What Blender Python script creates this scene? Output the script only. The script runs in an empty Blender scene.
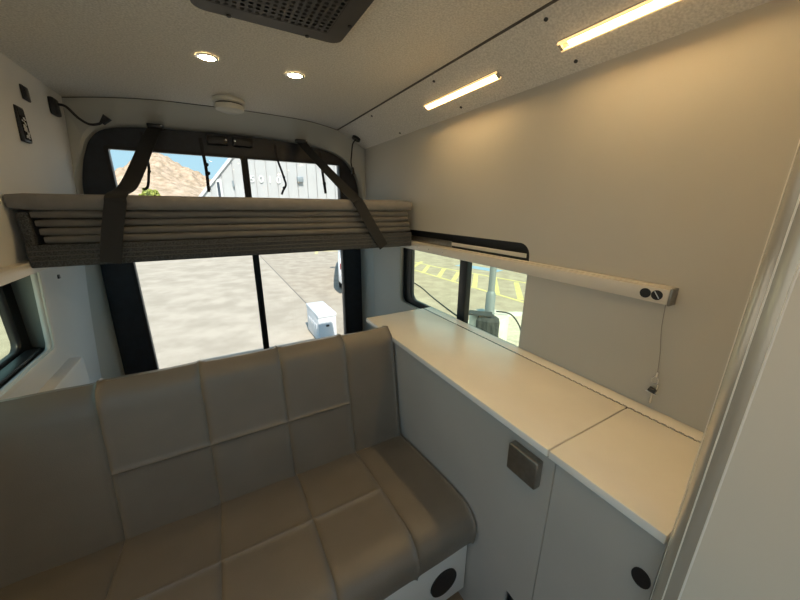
import bpy, bmesh, math, random
from mathutils import Vector, Matrix, noise
random.seed(7)
scene = bpy.context.scene
COL = scene.collection

# ------------------------------------------------------------------ camera
FPX = 319.3
cam_d = bpy.data.cameras.new('camera'); cam = bpy.data.objects.new('camera', cam_d); COL.objects.link(cam)
cam_d.sensor_fit = 'HORIZONTAL'; cam_d.sensor_width = 36.0; cam_d.lens = 36.0 * FPX / 800.0
cam_d.clip_start = 0.01; cam_d.clip_end = 2000
pitch, roll, yaw = -0.28383, -0.00834, -0.51877
Rz = Matrix.Rotation(yaw, 3, 'Z'); Rx = Matrix.Rotation(pitch, 3, 'X'); Ry = Matrix.Rotation(roll, 3, 'Y')
M3 = Rz @ Rx @ Ry @ Matrix(((1, 0, 0), (0, 0, -1), (0, 1, 0)))   # blender camera looks down -Z
cam.matrix_world = Matrix.Translation((0, 0, 1.47)) @ M3.to_4x4()
scene.camera = cam

# ------------------------------------------------------------------ view, sky, sun
vs = scene.view_settings
vs.view_transform = 'Standard'; vs.look = 'None'; vs.gamma = 1.0; vs.use_curve_mapping = False
vs.exposure = 0.2
SUN_DIR = Vector((0.13, 1.0, -1.16)).normalized()      # direction the light travels
world = bpy.data.worlds.new('World'); scene.world = world; world.use_nodes = True
wn = world.node_tree; wn.nodes.clear()
tcw = wn.nodes.new('ShaderNodeTexCoord'); sxyz = wn.nodes.new('ShaderNodeSeparateXYZ')
ramp = wn.nodes.new('ShaderNodeValToRGB')          # clear desert sky: pale near the horizon, deeper blue overhead
ramp.color_ramp.elements[0].position = 0.0; ramp.color_ramp.elements[0].color = (0.55, 0.86, 1.0, 1)
ramp.color_ramp.elements[1].position = 1.0; ramp.color_ramp.elements[1].color = (0.28, 0.52, 0.90, 1)
e_ = ramp.color_ramp.elements.new(0.22); e_.color = (0.46, 0.79, 1.0, 1)
bg = wn.nodes.new('ShaderNodeBackground'); bg.inputs['Strength'].default_value = 0.92
wo = wn.nodes.new('ShaderNodeOutputWorld')
wn.links.new(tcw.outputs['Generated'], sxyz.inputs[0]); wn.links.new(sxyz.outputs['Z'], ramp.inputs[0])
wn.links.new(ramp.outputs[0], bg.inputs[0]); wn.links.new(bg.outputs[0], wo.inputs[0])
sun_d = bpy.data.lights.new('sun', 'SUN'); sun_d.energy = 5.9; sun_d.angle = 0.0093; sun_d.color = (1, 0.96, 0.88)
sun = bpy.data.objects.new('sun', sun_d); COL.objects.link(sun)
sun.rotation_euler = SUN_DIR.to_track_quat('-Z', 'Y').to_euler(); sun.location = (0, -5, 12)

# ------------------------------------------------------------------ materials
MATS = {}
def mat(name, color, rough=0.5, metal=0.0, noise_amt=0.0, noise_scale=40.0, bump=0.0, bump_scale=200.0,
        color2=None, emis=None, estr=0.0, spec=0.5, coat=0.0):
    if name in MATS: return MATS[name]
    m = bpy.data.materials.new(name); m.use_nodes = True
    nt = m.node_tree; b = nt.nodes['Principled BSDF']
    b.inputs['Base Color'].default_value = (*color, 1); b.inputs['Roughness'].default_value = rough
    b.inputs['Metallic'].default_value = metal; b.inputs['Specular IOR Level'].default_value = spec
    b.inputs['Coat Weight'].default_value = coat
    tc = nt.nodes.new('ShaderNodeTexCoord')
    if noise_amt or color2:
        n = nt.nodes.new('ShaderNodeTexNoise'); n.inputs['Scale'].default_value = noise_scale
        n.inputs['Detail'].default_value = 4
        nt.links.new(tc.outputs['Object'], n.inputs['Vector'])
        r = nt.nodes.new('ShaderNodeValToRGB')
        c2 = color2 or tuple(min(1, c * (1 + noise_amt)) for c in color)
        c1 = color if color2 else tuple(c * (1 - noise_amt) for c in color)
        r.color_ramp.elements[0].position = 0.35; r.color_ramp.elements[1].position = 0.65
        r.color_ramp.elements[0].color = (*c1, 1); r.color_ramp.elements[1].color = (*c2, 1)
        nt.links.new(n.outputs['Fac'], r.inputs[0]); nt.links.new(r.outputs[0], b.inputs['Base Color'])
    if bump:
        n2 = nt.nodes.new('ShaderNodeTexNoise'); n2.inputs['Scale'].default_value = bump_scale
        n2.inputs['Detail'].default_value = 3
        nt.links.new(tc.outputs['Object'], n2.inputs['Vector'])
        bp = nt.nodes.new('ShaderNodeBump'); bp.inputs['Strength'].default_value = bump
        bp.inputs['Distance'].default_value = 0.004
        nt.links.new(n2.outputs['Fac'], bp.inputs['Height']); nt.links.new(bp.outputs[0], b.inputs['Normal'])
    if emis:
        b.inputs['Emission Color'].default_value = (*emis, 1); b.inputs['Emission Strength'].default_value = estr
    MATS[name] = m
    return m
def glass(name, tint, gloss=0.05):
    m = bpy.data.materials.new(name); m.use_nodes = True
    nt = m.node_tree; nt.nodes.clear()
    t = nt.nodes.new('ShaderNodeBsdfTransparent'); t.inputs[0].default_value = (*tint, 1)
    g = nt.nodes.new('ShaderNodeBsdfGlossy'); g.inputs['Roughness'].default_value = 0.02
    lw = nt.nodes.new('ShaderNodeLayerWeight'); lw.inputs[0].default_value = 0.5
    pw_ = nt.nodes.new('ShaderNodeMath'); pw_.operation = 'POWER'; pw_.inputs[1].default_value = 4.0
    f = nt.nodes.new('ShaderNodeMath'); f.operation = 'MULTIPLY_ADD'; f.inputs[1].default_value = 0.45; f.inputs[2].default_value = 0.02
    nt.links.new(lw.outputs['Facing'], pw_.inputs[0]); nt.links.new(pw_.outputs[0], f.inputs[0])
    x = nt.nodes.new('ShaderNodeMixShader'); o = nt.nodes.new('ShaderNodeOutputMaterial')
    nt.links.new(f.outputs[0], x.inputs[0]); nt.links.new(t.outputs[0], x.inputs[1]); nt.links.new(g.outputs[0], x.inputs[2])
    nt.links.new(x.outputs[0], o.inputs[0])
    return m

m_wall = mat('wall_panel', (0.53, 0.51, 0.46), 0.55, noise_amt=0.02, noise_scale=3, bump=0.05, bump_scale=300)
m_wall_l = mat('wall_panel_cool', (0.74, 0.74, 0.73), 0.6, noise_amt=0.02, noise_scale=3, bump=0.05, bump_scale=300)
m_ceil = mat('felt_ceiling', (0.74, 0.725, 0.69), 0.9, noise_amt=0.13, noise_scale=160, bump=0.3, bump_scale=260, spec=0.2)
m_seam = mat('seam_gap', (0.09, 0.085, 0.08), 0.8)
m_trim = mat('header_plastic', (0.52, 0.53, 0.50), 0.5, bump=0.1, bump_scale=500)
m_black = mat('black_plastic', (0.012, 0.012, 0.014), 0.45)
m_door = mat('door_plastic', (0.013, 0.016, 0.026), 0.4, noise_amt=0.2, noise_scale=30)  # blue in the base colour stands in for reflected sky
m_rubber = mat('rubber_seal', (0.02, 0.02, 0.022), 0.7)
m_leather = mat('taupe_leather', (0.175, 0.155, 0.130), 0.33, noise_amt=0.06, noise_scale=6, bump=0.18, bump_scale=420, spec=0.5)
m_counter = mat('counter_laminate', (0.90, 0.865, 0.80), 0.22, noise_amt=0.02, noise_scale=8)
m_cab = mat('cabinet_grey', (0.47, 0.44, 0.40), 0.5, noise_amt=0.03, noise_scale=4, bump=0.04)
m_closet = mat('closet_panel', (0.74, 0.665, 0.56), 0.42, noise_amt=0.02, noise_scale=4, bump=0.05)
m_extr = mat('corner_aluminium', (0.62, 0.57, 0.49), 0.24, metal=0.45, noise_amt=0.02, noise_scale=5)
m_bead_highlight = mat('bead_and_highlight', (0.85, 0.80, 0.72), 0.3)  # also draws the painted highlight lines on the closet corner
m_white = mat('white_paint', (0.72, 0.71, 0.68), 0.35)
m_railm = mat('rail_paint', (0.66, 0.62, 0.55), 0.35, noise_amt=0.02, noise_scale=10)
m_steel = mat('brushed_steel', (0.30, 0.28, 0.25), 0.35, metal=0.9, noise_amt=0.08, noise_scale=60)
m_chrome = mat('chrome', (0.75, 0.75, 0.76), 0.18, metal=1.0)
m_darkm = mat('dark_metal', (0.05, 0.05, 0.052), 0.4, metal=0.6)
m_floor = mat('vinyl_wood', (0.22, 0.155, 0.10), 0.5, color2=(0.29, 0.21, 0.14), noise_scale=9)
m_fab_top = mat('mattress_taupe', (0.19, 0.185, 0.185), 0.75, noise_amt=0.06, noise_scale=20, bump=0.15, bump_scale=500)
m_fab = mat('mattress_grey', (0.125, 0.12, 0.115), 0.8, noise_amt=0.07, noise_scale=20, bump=0.15, bump_scale=500)
m_carpet = mat('platform_carpet', (0.070, 0.073, 0.078), 0.95, noise_amt=0.5, noise_scale=220, bump=0.5, bump_scale=300, spec=0.1)
m_strap = mat('webbing', (0.010, 0.0105, 0.013), 0.7, noise_amt=0.2, noise_scale=300, bump=0.3, bump_scale=600)
m_fan = mat('fan_plastic', (0.075, 0.072, 0.07), 0.45, noise_amt=0.05, noise_scale=30)
m_det = mat('detector_plastic', (0.60, 0.60, 0.55), 0.45)
m_led = mat('led_diffuser', (1, 0.85, 0.6), 0.5, emis=(1.0, 0.68, 0.31), estr=56)
m_lip_glow = mat('led_lip_glow', (1, 0.8, 0.5), 0.5, emis=(1.0, 0.60, 0.25), estr=1.15)  # emission imitates the LED halo on the channel lips
m_down = mat('downlight_lens', (1, 0.85, 0.6), 0.5, emis=(1.0, 0.68, 0.30), estr=80)
m_lab = mat('panel_print', (0.8, 0.8, 0.8), 0.5)
m_rear_glass = glass('rear_glass', (0.96, 0.965, 0.96))
m_side_glass = glass('green_side_glass', (0.92, 0.96, 0.83))
# outside
m_ground = mat('tan_concrete', (0.40, 0.34, 0.265), 0.95, color2=(0.51, 0.435, 0.345), noise_scale=2.2, bump=0.4, bump_scale=60, spec=0.1)
m_asph = mat('worn_asphalt', (0.37, 0.31, 0.24), 0.95, color2=(0.47, 0.40, 0.31), noise_scale=3.0, bump=0.4, bump_scale=60, spec=0.1)
m_yellow = mat('yellow_paint', (0.66, 0.57, 0.24), 0.8, noise_amt=0.12, noise_scale=8)
m_blue = mat('blue_paint', (0.26, 0.40, 0.56), 0.8, noise_amt=0.1, noise_scale=8)
m_crack = mat('joint_tar', (0.12, 0.11, 0.10), 0.9)
m_siding = mat('siding', (0.47, 0.47, 0.465), 0.5, noise_amt=0.03, noise_scale=1.0)
m_fascia = mat('roof_trim', (0.60, 0.60, 0.59), 0.5)
m_rock = mat('hill_rock', (0.36, 0.27, 0.18), 0.95, color2=(0.60, 0.44, 0.32), noise_scale=0.35, bump=1.0, bump_scale=1.2, spec=0.05)
m_leaf = mat('desert_leaf', (0.20, 0.24, 0.04), 0.8, color2=(0.40, 0.42, 0.08), noise_scale=3)
m_trunk = mat('trunk_bark', (0.12, 0.08, 0.05), 0.9)
m_ubox = mat('utility_white', (0.74, 0.74, 0.75), 0.5, noise_amt=0.03, noise_scale=6)
m_conc = mat('pale_concrete', (0.66, 0.64, 0.58), 0.9, noise_amt=0.06, noise_scale=9)
m_gravel = mat('pale_gravel', (0.50, 0.46, 0.37), 0.95, color2=(0.66, 0.60, 0.48), noise_scale=18, bump=0.7, bump_scale=40)
m_pole = mat('galvanised_pole', (0.30, 0.34, 0.36), 0.45, metal=0.4)
m_mat = mat('dark_rubber_mat', (0.045, 0.05, 0.05), 0.8, noise_amt=0.2, noise_scale=30)
m_carw = mat('car_white', (0.72, 0.73, 0.75), 0.25, coat=0.5)
m_cargl = mat('car_glass', (0.05, 0.055, 0.07), 0.08)
m_tyre = mat('tyre', (0.02, 0.02, 0.02), 0.8)
m_red = mat('tail_lens', (0.30, 0.02, 0.02), 0.2)
m_body = mat('van_body', (0.45, 0.45, 0.46), 0.3)

# ------------------------------------------------------------------ helpers
def wloc(o):
    v = Vector((0, 0, 0))
    while o is not None:
        v += o.location; o = o.parent
    return v
def tag(o, label=None, cat=None, group=None, kind=None):
    if label: o['label'] = label
    if cat: o['category'] = cat
    if group: o['group'] = group
    if kind: o['kind'] = kind
    return o
def empty(name, loc, label=None, cat=None, group=None):
    o = bpy.data.objects.new(name, None); COL.objects.link(o); o.location = loc; o.empty_display_size = 0.05
    return tag(o, label, cat, group)
def link_mesh(name, me, material, parent=None, origin=None):
    """mesh is in world coordinates; shift it to the parent's / its own origin"""
    o = bpy.data.objects.new(name, me); COL.objects.link(o)
    if material is not None and not me.materials: me.materials.append(material)
    if parent is not None:
        o.parent = parent; off = wloc(parent)
        me.transform(Matrix.Translation(-off))
    elif origin is not None:
        me.transform(Matrix.Translation(-Vector(origin))); o.location = origin
    me.update()
    return o
def part(name, bm, material, parent=None, origin=None, smooth=False, fix=True):
    if fix: bmesh.ops.recalc_face_normals(bm, faces=bm.faces)
    me = bpy.data.meshes.new(name); bm.to_mesh(me); bm.free()
    if smooth:
        me.polygons.foreach_set('use_smooth', [True] * len(me.polygons))
        try: me.set_sharp_from_angle(angle=math.radians(40))
        except Exception: pass
    return link_mesh(name, me, material, parent, origin)
def add_box(bm, lo, hi, bev=0.0, seg=2):
    r = bmesh.ops.create_cube(bm, size=1.0); vs_ = r['verts']
    for v in vs_:
        v.co = Vector((lo[i] + (v.co[i] + 0.5) * (hi[i] - lo[i]) for i in range(3)))
    if bev > 0:
        es = list({e for v in vs_ for e in v.link_edges})
        bmesh.ops.bevel(bm, geom=es, offset=bev, segments=seg, profile=0.5, affect='EDGES')
    return bm
def box(name, lo, hi, material, parent=None, bev=0.0, seg=2, origin=None):
    bm = bmesh.new(); add_box(bm, lo, hi, bev, seg)
    return part(name, bm, material, parent, origin, smooth=bev > 0)
def frame_axes(d):
    d = Vector(d).normalized()
    u = d.cross(Vector((0, 0, 1)))
    if u.length < 1e-4: u = Vector((1, 0, 0))
    u.normalize(); return u, u.cross(d).normalized()
def add_cyl(bm, a, b, r, seg=16, r2=None):
    a, b = Vector(a), Vector(b); u, w = frame_axes(b - a); r2 = r if r2 is None else r2
    A = [bm.verts.new(a + (u * math.cos(t) + w * math.sin(t)) * r) for t in (2 * math.pi * k / seg for k in range(seg))]
    B = [bm.verts.new(b + (u * math.cos(t) + w * math.sin(t)) * r2) for t in (2 * math.pi * k / seg for k in range(seg))]
    for k in range(seg): bm.faces.new((A[k], A[(k + 1) % seg], B[(k + 1) % seg], B[k]))
    bm.faces.new(A[::-1]); bm.faces.new(B)
def cyl(name, a, b, r, material, parent=None, seg=16, r2=None, origin=None):
    bm = bmesh.new(); add_cyl(bm, a, b, r, seg, r2); return part(name, bm, material, parent, origin, smooth=True)
def spline(pts, n=8):
    P = [Vector(p) for p in pts]; out = []
    for i in range(len(P) - 1):
        p0 = P[max(i - 1, 0)]; p1 = P[i]; p2 = P[i + 1]; p3 = P[min(i + 2, len(P) - 1)]
        for k in range(n):
            t = k / n
            out.append(0.5 * ((2 * p1) + (p2 - p0) * t + (2 * p0 - 5 * p1 + 4 * p2 - p3) * t * t + (3 * p1 - p0 - 3 * p2 + p3) * t ** 3))
    out.append(P[-1]); return out
def add_tube(bm, pts, r, seg=8):
    rings = []
    for i, p in enumerate(pts):
        d = (pts[min(i + 1, len(pts) - 1)] - pts[max(i - 1, 0)])
        u, w = frame_axes(d)
        rings.append([bm.verts.new(p + (u * math.cos(2 * math.pi * k / seg) + w * math.sin(2 * math.pi * k / seg)) * r) for k in range(seg)])
    for a, b in zip(rings, rings[1:]):
        # align ring start to avoid twisting
        best = min(range(seg), key=lambda s: sum((a[k].co - b[(k + s) % seg].co).length for k in range(seg)))
        b[:] = b[best:] + b[:best]
        for k in range(seg): bm.faces.new((a[k], a[(k + 1) % seg], b[(k + 1) % seg], b[k]))
    bm.faces.new(rings[0][::-1]); bm.faces.new(rings[-1])
def tube(name, pts, r, material, parent=None, n=8, seg=8, origin=None):
    bm = bmesh.new(); add_tube(bm, spline(pts, n), r, seg); return part(name, bm, material, parent, origin, smooth=True)
def ribbon(name, pts, width_dir, width, thick, material, parent=None, n=6, origin=None):
    bm = bmesh.new(); P = spline(pts, n); wd = Vector(width_dir).normalized(); rows = []
    for i, p in enumerate(P):
        d = (P[min(i + 1, len(P) - 1)] - P[max(i - 1, 0)]).normalized()
        w = (wd - d * wd.dot(d)).normalized(); nn = d.cross(w)
        rows.append([bm.verts.new(p + w * a * width / 2 + nn * c * thick / 2) for a, c in ((-1, -1), (1, -1), (1, 1), (-1, 1))])
    for a, b in zip(rows, rows[1:]):
        for k in range(4): bm.faces.new((a[k], a[(k + 1) % 4], b[(k + 1) % 4], b[k]))
    bm.faces.new(rows[0][::-1]); bm.faces.new(rows[-1])
    return part(name, bm, material, parent, origin)
def rrect(x0, x1, y0, y1, r, n=6):
    out = []
    for cx, cy, a0 in ((x1 - r, y1 - r, 0), (x0 + r, y1 - r, 90), (x0 + r, y0 + r, 180), (x1 - r, y0 + r, 270)):
        for k in range(n + 1):
            a = math.radians(a0 + 90 * k / n); out.append((cx + r * math.cos(a), cy + r * math.sin(a)))
    return out
def circle(cx, cy, r, n=24):
    return [(cx + r * math.cos(2 * math.pi * k / n), cy + r * math.sin(2 * math.pi * k / n)) for k in range(n)]
def plate(name, loops, thick, mapf, material, parent=None, origin=None, smooth=False):
    """flat plate with holes: first loop outer, others holes. local (u, v, w) -> world by mapf; w in [0, thick]"""
    cu = bpy.data.curves.new('tmp', 'CURVE'); cu.dimensions = '2D'; cu.fill_mode = 'BOTH'; cu.extrude = thick / 2
    for L in loops:
        s = cu.splines.new('POLY'); s.points.add(len(L) - 1); s.use_cyclic_u = True
        for p, (u, v) in zip(s.points, L): p.co = (u, v, 0, 1)
    ob = bpy.data.objects.new('tmp', cu); COL.objects.link(ob)
    dg = bpy.context.evaluated_depsgraph_get(); dg.update()
    me = bpy.data.meshes.new_from_object(ob.evaluated_get(dg))
    bpy.data.objects.remove(ob); bpy.data.curves.remove(cu)
    me.materials.clear(); me.name = name
    for v in me.vertices: v.co = Vector(mapf(v.co.x, v.co.y, v.co.z + thick / 2))
    bm = bmesh.new(); bm.from_mesh(me); bmesh.ops.remove_doubles(bm, verts=bm.verts, dist=1e-5)
    bpy.data.meshes.remove(me)
    return part(name, bm, material, parent, origin, smooth=smooth)
def struct(o):
    o['kind'] = 'structure'; return o
def text_mesh(name, body, size, mapf, material, parent, thick=0.0):
    cu = bpy.data.curves.new('tmp', 'FONT'); cu.body = body; cu.size = size; cu.extrude = thick
    ob = bpy.data.objects.new('tmp', cu); COL.objects.link(ob)
    dg = bpy.context.evaluated_depsgraph_get(); dg.update()
    me = bpy.data.meshes.new_from_object(ob.evaluated_get(dg)); bpy.data.objects.remove(ob); bpy.data.curves.remove(cu)
    me.materials.clear(); me.name = name
    for v in me.vertices: v.co = Vector(mapf(v.co.x, v.co.y, v.co.z))
    return link_mesh(name, me, material, parent)

# key planes of the van (metres, van floor z = 0, van length along +Y to the rear)
XR = 1.065                      # right wall
ZC = 1.993                      # ceiling
XS = 0.857; ZW = 1.885          # sloped edge panel: seam and foot
YR = 2.42                       # rear end of the room
YF = -2.6                       # front of the cab
GZ = -0.68                      # ground outside
def xl(z): return -0.586 - 0.068 * (ZC - z)     # left wall leans

# ------------------------------------------------------------------ room shell
fl = struct(box('floor', (-0.78, YF, -0.06), (1.12, 2.5, 0.0), m_floor))
fl['label'] = 'brown wood-look vinyl floor of the van'
rear_edge = [(-0.586, 2.46), (-0.417, 2.358), (-0.201, 2.27), (0.02, 2.245), (0.267, 2.235), (0.556, 2.262), (0.72, 2.33), (XS, YR)]
ce = struct(plate('ceiling', [[(-0.60, YF), (XS - 0.002, YF)] + rear_edge[::-1]], 0.02, lambda u, v, w: (u, v, ZC + w), m_ceil))
ce['label'] = 'grey speckled felt ceiling panel'
# sloped panel along the right edge of the ceiling
bm = bmesh.new()
sn = Vector((-(ZC - ZW), 0, -(XR - XS))).normalized()
q = [Vector((XS + 0.004, YF, ZC - 0.002)), Vector((XS + 0.004, YR, ZC - 0.002)), Vector((XR, YR, ZW)), Vector((XR, YF, ZW))]
a = [bm.verts.new(p) for p in q]; b = [bm.verts.new(p - sn * 0.02) for p in q]
bm.faces.new(a); bm.faces.new(b[::-1])
for k in range(4): bm.faces.new((a[k], b[k], b[(k + 1) % 4], a[(k + 1) % 4]))
slope = part('sloped_panel', bm, m_ceil, ce)
box('panel_seam', (XS - 0.008, YF, ZC - 0.0015), (XS + 0.008, YR, ZC + 0.03), m_seam, ce)
tube('edge_shadow_gap', [(x, y - 0.002, ZC - 0.001) for x, y in rear_edge], 0.0026, m_seam, ce, 5, 6)  # dark tube stands in for the shadow gap at the header
def on_slope(x, y, out=0.0):
    z = ZC + (x - XS) / (XR - XS) * (ZW - ZC); return Vector((x, y, z)) + sn * out
for x, y in ((0.884, 1.276), (1.033, 1.272), (0.885, 0.738), (1.03, 0.73), (1.044, 1.846), (0.885, 1.9), (0.885, 0.2), (1.03, 0.2)):
    cyl('screw', on_slope(x, y, 0), on_slope(x, y, 0.003), 0.006, m_darkm, slope, 8)

# right wall with the window cut-out
wr = struct(plate('wall_right', [[(YF, 0), (YR, 0), (YR, ZW), (YF, ZW)], rrect(0.84, 1.875, 0.835, 1.335, 0.05), rrect(-2.5, -1.5, 0.75, 1.6, 0.08)], 0.03,
                  lambda u, v, w: (XR + w, u, v), m_wall))
wr['label'] = 'smooth warm grey side wall above the white counter'
# left wall with window cut-outs (forward: sliding door, cab window and an added daylight opening)
wl = struct(plate('wall_left', [[(YF, 0), (YR + 0.03, 0), (YR + 0.03, ZC), (YF, ZC)], rrect(0.98, 1.805, 0.885, 1.235, 0.03),
                                rrect(-1.70, -0.58, 0.06, 1.84, 0.08), rrect(-0.50, 0.88, 0.82, 1.64, 0.08), rrect(-2.5, -1.75, 0.75, 1.6, 0.08)], 0.02,
                  lambda u, v, w: (xl(v) - w, u, v), m_wall_l))
wl['label'] = 'grey side wall panel left of the bunk'
# outer skin so that sunlight is kept out
struct(plate('wall_outer_right', [[(YF, -0.35), (2.6, -0.35), (2.6, 2.12), (YF, 2.12)], rrect(0.62, 1.92, 0.80, 1.37, 0.06), rrect(-2.5, -1.5, 0.75, 1.6, 0.08)], 0.02,
             lambda u, v, w: (1.150 + w, u, v), m_body))
struct(plate('wall_outer_left', [[(YF, -0.35), (2.6, -0.35), (2.6, 2.12), (YF, 2.12)], rrect(0.94, 1.90, 0.83, 1.29, 0.06), rrect(-0.52, 0.90, 0.80, 1.66, 0.08),
                                 rrect(-1.70, -0.58, 0.06, 1.84, 0.08), rrect(-2.5, -1.75, 0.75, 1.6, 0.08)], 0.02,
             lambda u, v, w: (-0.775 - w, u, v), m_body))
struct(box('roof', (-0.80, YF, 2.10), (1.18, 2.62, 2.16), m_body, bev=0.02))
# cab end with windscreen opening
struct(plate('wall_front', [[(-0.79, -0.35), (1.17, -0.35), (1.17, 2.12), (-0.79, 2.12)], rrect(-0.68, 1.06, 0.65, 1.90, 0.1)], 0.03,
             lambda u, v, w: (u, YF - w, v), m_body))
w3 = struct(plate('window_3', [rrect(-0.70, 1.08, 0.63, 1.92, 0.1)], 0.006, lambda u, v, w: (u, YF + 0.006 - w, v), m_rear_glass))
w3['label'] = 'windscreen at the front of the van'

# rear surround: moulded ring between walls / ceiling and the door opening
outer = [(-0.72, 2.30, 0.0), (-0.685, 2.30, 0.55), (-0.66, 2.31, 1.0), (-0.645, 2.36, 1.25), (-0.622, 2.42, 1.5), (-0.607, 2.45, 1.75), (-0.590, 2.46, 1.93)]
outer += [(x, y, ZC) for x, y in rear_edge]
outer += [(0.96, 2.43, 1.939), (XR, 2.43, ZW), (XR, 2.43, 1.68), (XR, 2.42, 1.5), (XR, 2.34, 1.25), (XR, 2.295, 1.1), (XR, 2.29, 0.55), (XR, 2.29, 0.0)]
inner = [(-0.640, 0.0), (-0.63, 0.55), (-0.62, 1.0), (-0.612, 1.25), (-0.607, 1.53), (-0.585, 1.66), (-0.558, 1.745),
         (-0.522, 1.815), (-0.454, 1.868), (-0.30, 1.893), (-0.05, 1.902), (0.20, 1.905), (0.45, 1.898), (0.62, 1.886), (0.80, 1.857),
         (0.90, 1.815), (0.965, 1.755), (1.015, 1.67), (1.040, 1.53), (1.043, 1.25), (1.043, 1.1), (1.043, 0.55), (1.043, 0.0)]
N = 90
def resample(P, n):
    P = [Vector(p) for p in P]; L = [0]
    for a_, b_ in zip(P, P[1:]): L.append(L[-1] + (b_ - a_).length)
    out = []
    for k in range(n + 1):
        s = L[-1] * k / n
        i = max(j for j in range(len(L)) if L[j] <= s + 1e-9); i = min(i, len(P) - 2)
        t = (s - L[i]) / max(1e-9, L[i + 1] - L[i]); out.append(P[i].lerp(P[i + 1], t))
    return out
assert len(outer) == len(inner), (len(outer), len(inner))
O = spline(outer, 4); I = spline([(x, 2.455, z) for x, z in inner], 4)
bm = bmesh.new(); rows = []
for o_, i_ in zip(O, I):
    c0 = Vector((i_.x, 2.50, i_.z))
    i1 = Vector((i_.x, 2.45, i_.z)); dirn = (o_ - i1)
    lip = i1 + dirn.normalized() * 0.020 + Vector((0, -0.013, 0))
    rows.append([bm.verts.new(p) for p in (o_ + dirn.normalized() * 0.008, o_.lerp(lip, 0.5), lip, i1, c0)])
for a, b in zip(rows, rows[1:]):
    for k in range(4): bm.faces.new((a[k], a[k + 1], b[k + 1], b[k]))
t1 = struct(part('trim_1', bm, m_trim, smooth=True))
t1['label'] = 'light grey moulded plastic surround arching over the rear doors'
# wheel-arch box low on the left
struct(box('trim_2', (-0.70, 1.45, 0.0), (-0.622, 1.95, 0.78), m_wall_l, bev=0.015))['label'] = 'grey boxed ledge below the left window'
box('screw', (-0.655, 1.984, 1.146), (-0.637, 2.0, 1.164), m_darkm, wl, 0.002)

# rear doors
def rear_door(name, x0, x1, wx0, wx1, label, post_side):
    d = struct(empty(name, ((x0 + x1) / 2, 2.52, -0.1), label))
    plate('door_panel', [[(x0, -0.1), (x1, -0.1), (x1, 2.0), (x0, 2.0)], rrect(wx0, wx1, 0.36, 1.772, 0.008)], 0.06, lambda u, v, w: (u, 2.50 + w, v), m_door, d)
    plate('window_seal', [rrect(wx0 - 0.012, wx1 + 0.012, 0.348, 1.784, 0.012), rrect(wx0 + 0.004, wx1 - 0.004, 0.364, 1.768, 0.008)], 0.02, lambda u, v, w: (u, 2.482 + w, v), m_rubber, d)
    plate('pane', [rrect(wx0 - 0.005, wx1 + 0.005, 0.355, 1.777, 0.03)], 0.005, lambda u, v, w: (u, 2.535 + w, v), m_rear_glass, d)
    return d
d1 = rear_door('door_1', -0.70, 0.2295, -0.462, 0.214, 'left rear door with large window and black plastic lining', 1)
d2 = rear_door('door_2', 0.2305, 1.12, 0.247, 0.885, 'right rear door with large window and black plastic lining', -1)
box('latch_box', (0.03, 2.455, 1.835), (0.145, 2.50, 1.885), m_black, d1, 0.006)
box('latch_box', (0.175, 2.455, 1.835), (0.29, 2.50, 1.887), m_black, d2, 0.006)
cyl('latch_button', (0.135, 2.447, 1.862), (0.135, 2.456, 1.862), 0.006, m_chrome, d1, 10)
cyl('latch_button', (0.185, 2.447, 1.862), (0.185, 2.456, 1.862), 0.006, m_chrome, d2, 10)

# right side window
w1 = struct(empty('window_1', (1.12, 1.3, 0.80), 'sliding side window with black frame above the counter'))
plate('window_frame', [rrect(0.64, 1.90, 0.80, 1.37, 0.07), rrect(0.73, 1.795, 0.862, 1.255, 0.05)], 0.03, lambda u, v, w: (1.105 + w, u, v), m_black, w1)
box('mullion', (1.102, 1.238, 0.86), (1.138, 1.298, 1.26), m_black, w1, 0.004)
plate('pane', [rrect(0.72, 1.27, 0.85, 1.27, 0.05)], 0.005, lambda u, v, w: (1.122 + w, u, v), m_side_glass, w1)
plate('pane', [rrect(1.272, 1.81, 0.85, 1.27, 0.05)], 0.005, lambda u, v, w: (1.112 + w, u, v), m_side_glass, w1)

# left side window with deep reveal
w2 = struct(empty('window_2', (-0.72, 1.2, 0.86), 'left side window in a deep reveal with white surround'))
def mapL(dx): return lambda u, v, w: (xl(v) + dx + w, u, v)
plate('surround', [rrect(0.96, 1.824, 0.866, 1.254, 0.04), rrect(0.98, 1.805, 0.885, 1.235, 0.03)], 0.008, mapL(0.0), m_white, w2)
m_reveal = mat('reveal_grey', (0.20, 0.21, 0.20), 0.6)
box('sill', (-0.775, 0.95, 0.868), (-0.668, 1.86, 0.883), m_black, w2)
bm = bmesh.new(); V = [bm.verts.new((x, y, z)) for z in (0.87, 1.25) for x, y in ((-0.66, 1.807), (-0.752, 1.865), (-0.748, 1.875), (-0.658, 1.818))]
for f in ((3, 2, 1, 0), (4, 5, 6, 7), (0, 1, 5, 4), (1, 2, 6, 5), (2, 3, 7, 6), (3, 0, 4, 7)): bm.faces.new([V[k] for k in f])
part('reveal_end', bm, m_reveal, w2)
box('reveal_top', (-0.775, 0.95, 1.238), (-0.642, 1.86, 1.25), m_black, w2)
plate('window_frame', [rrect(0.94, 1.875, 0.85, 1.26, 0.05), rrect(0.99, 1.795, 0.900, 1.215, 0.04)], 0.03, lambda u, v, w: (-0.772 + w, u, v), m_black, w2)
plate('pane', [rrect(0.98, 1.81, 0.89, 1.23, 0.04)], 0.005, lambda u, v, w: (-0.765 + w, u, v), m_side_glass, w2)
box('sill_track', (-0.735, 0.96, 0.884), (-0.69, 1.79, 0.897), m_darkm, w2, 0.003)

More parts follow.
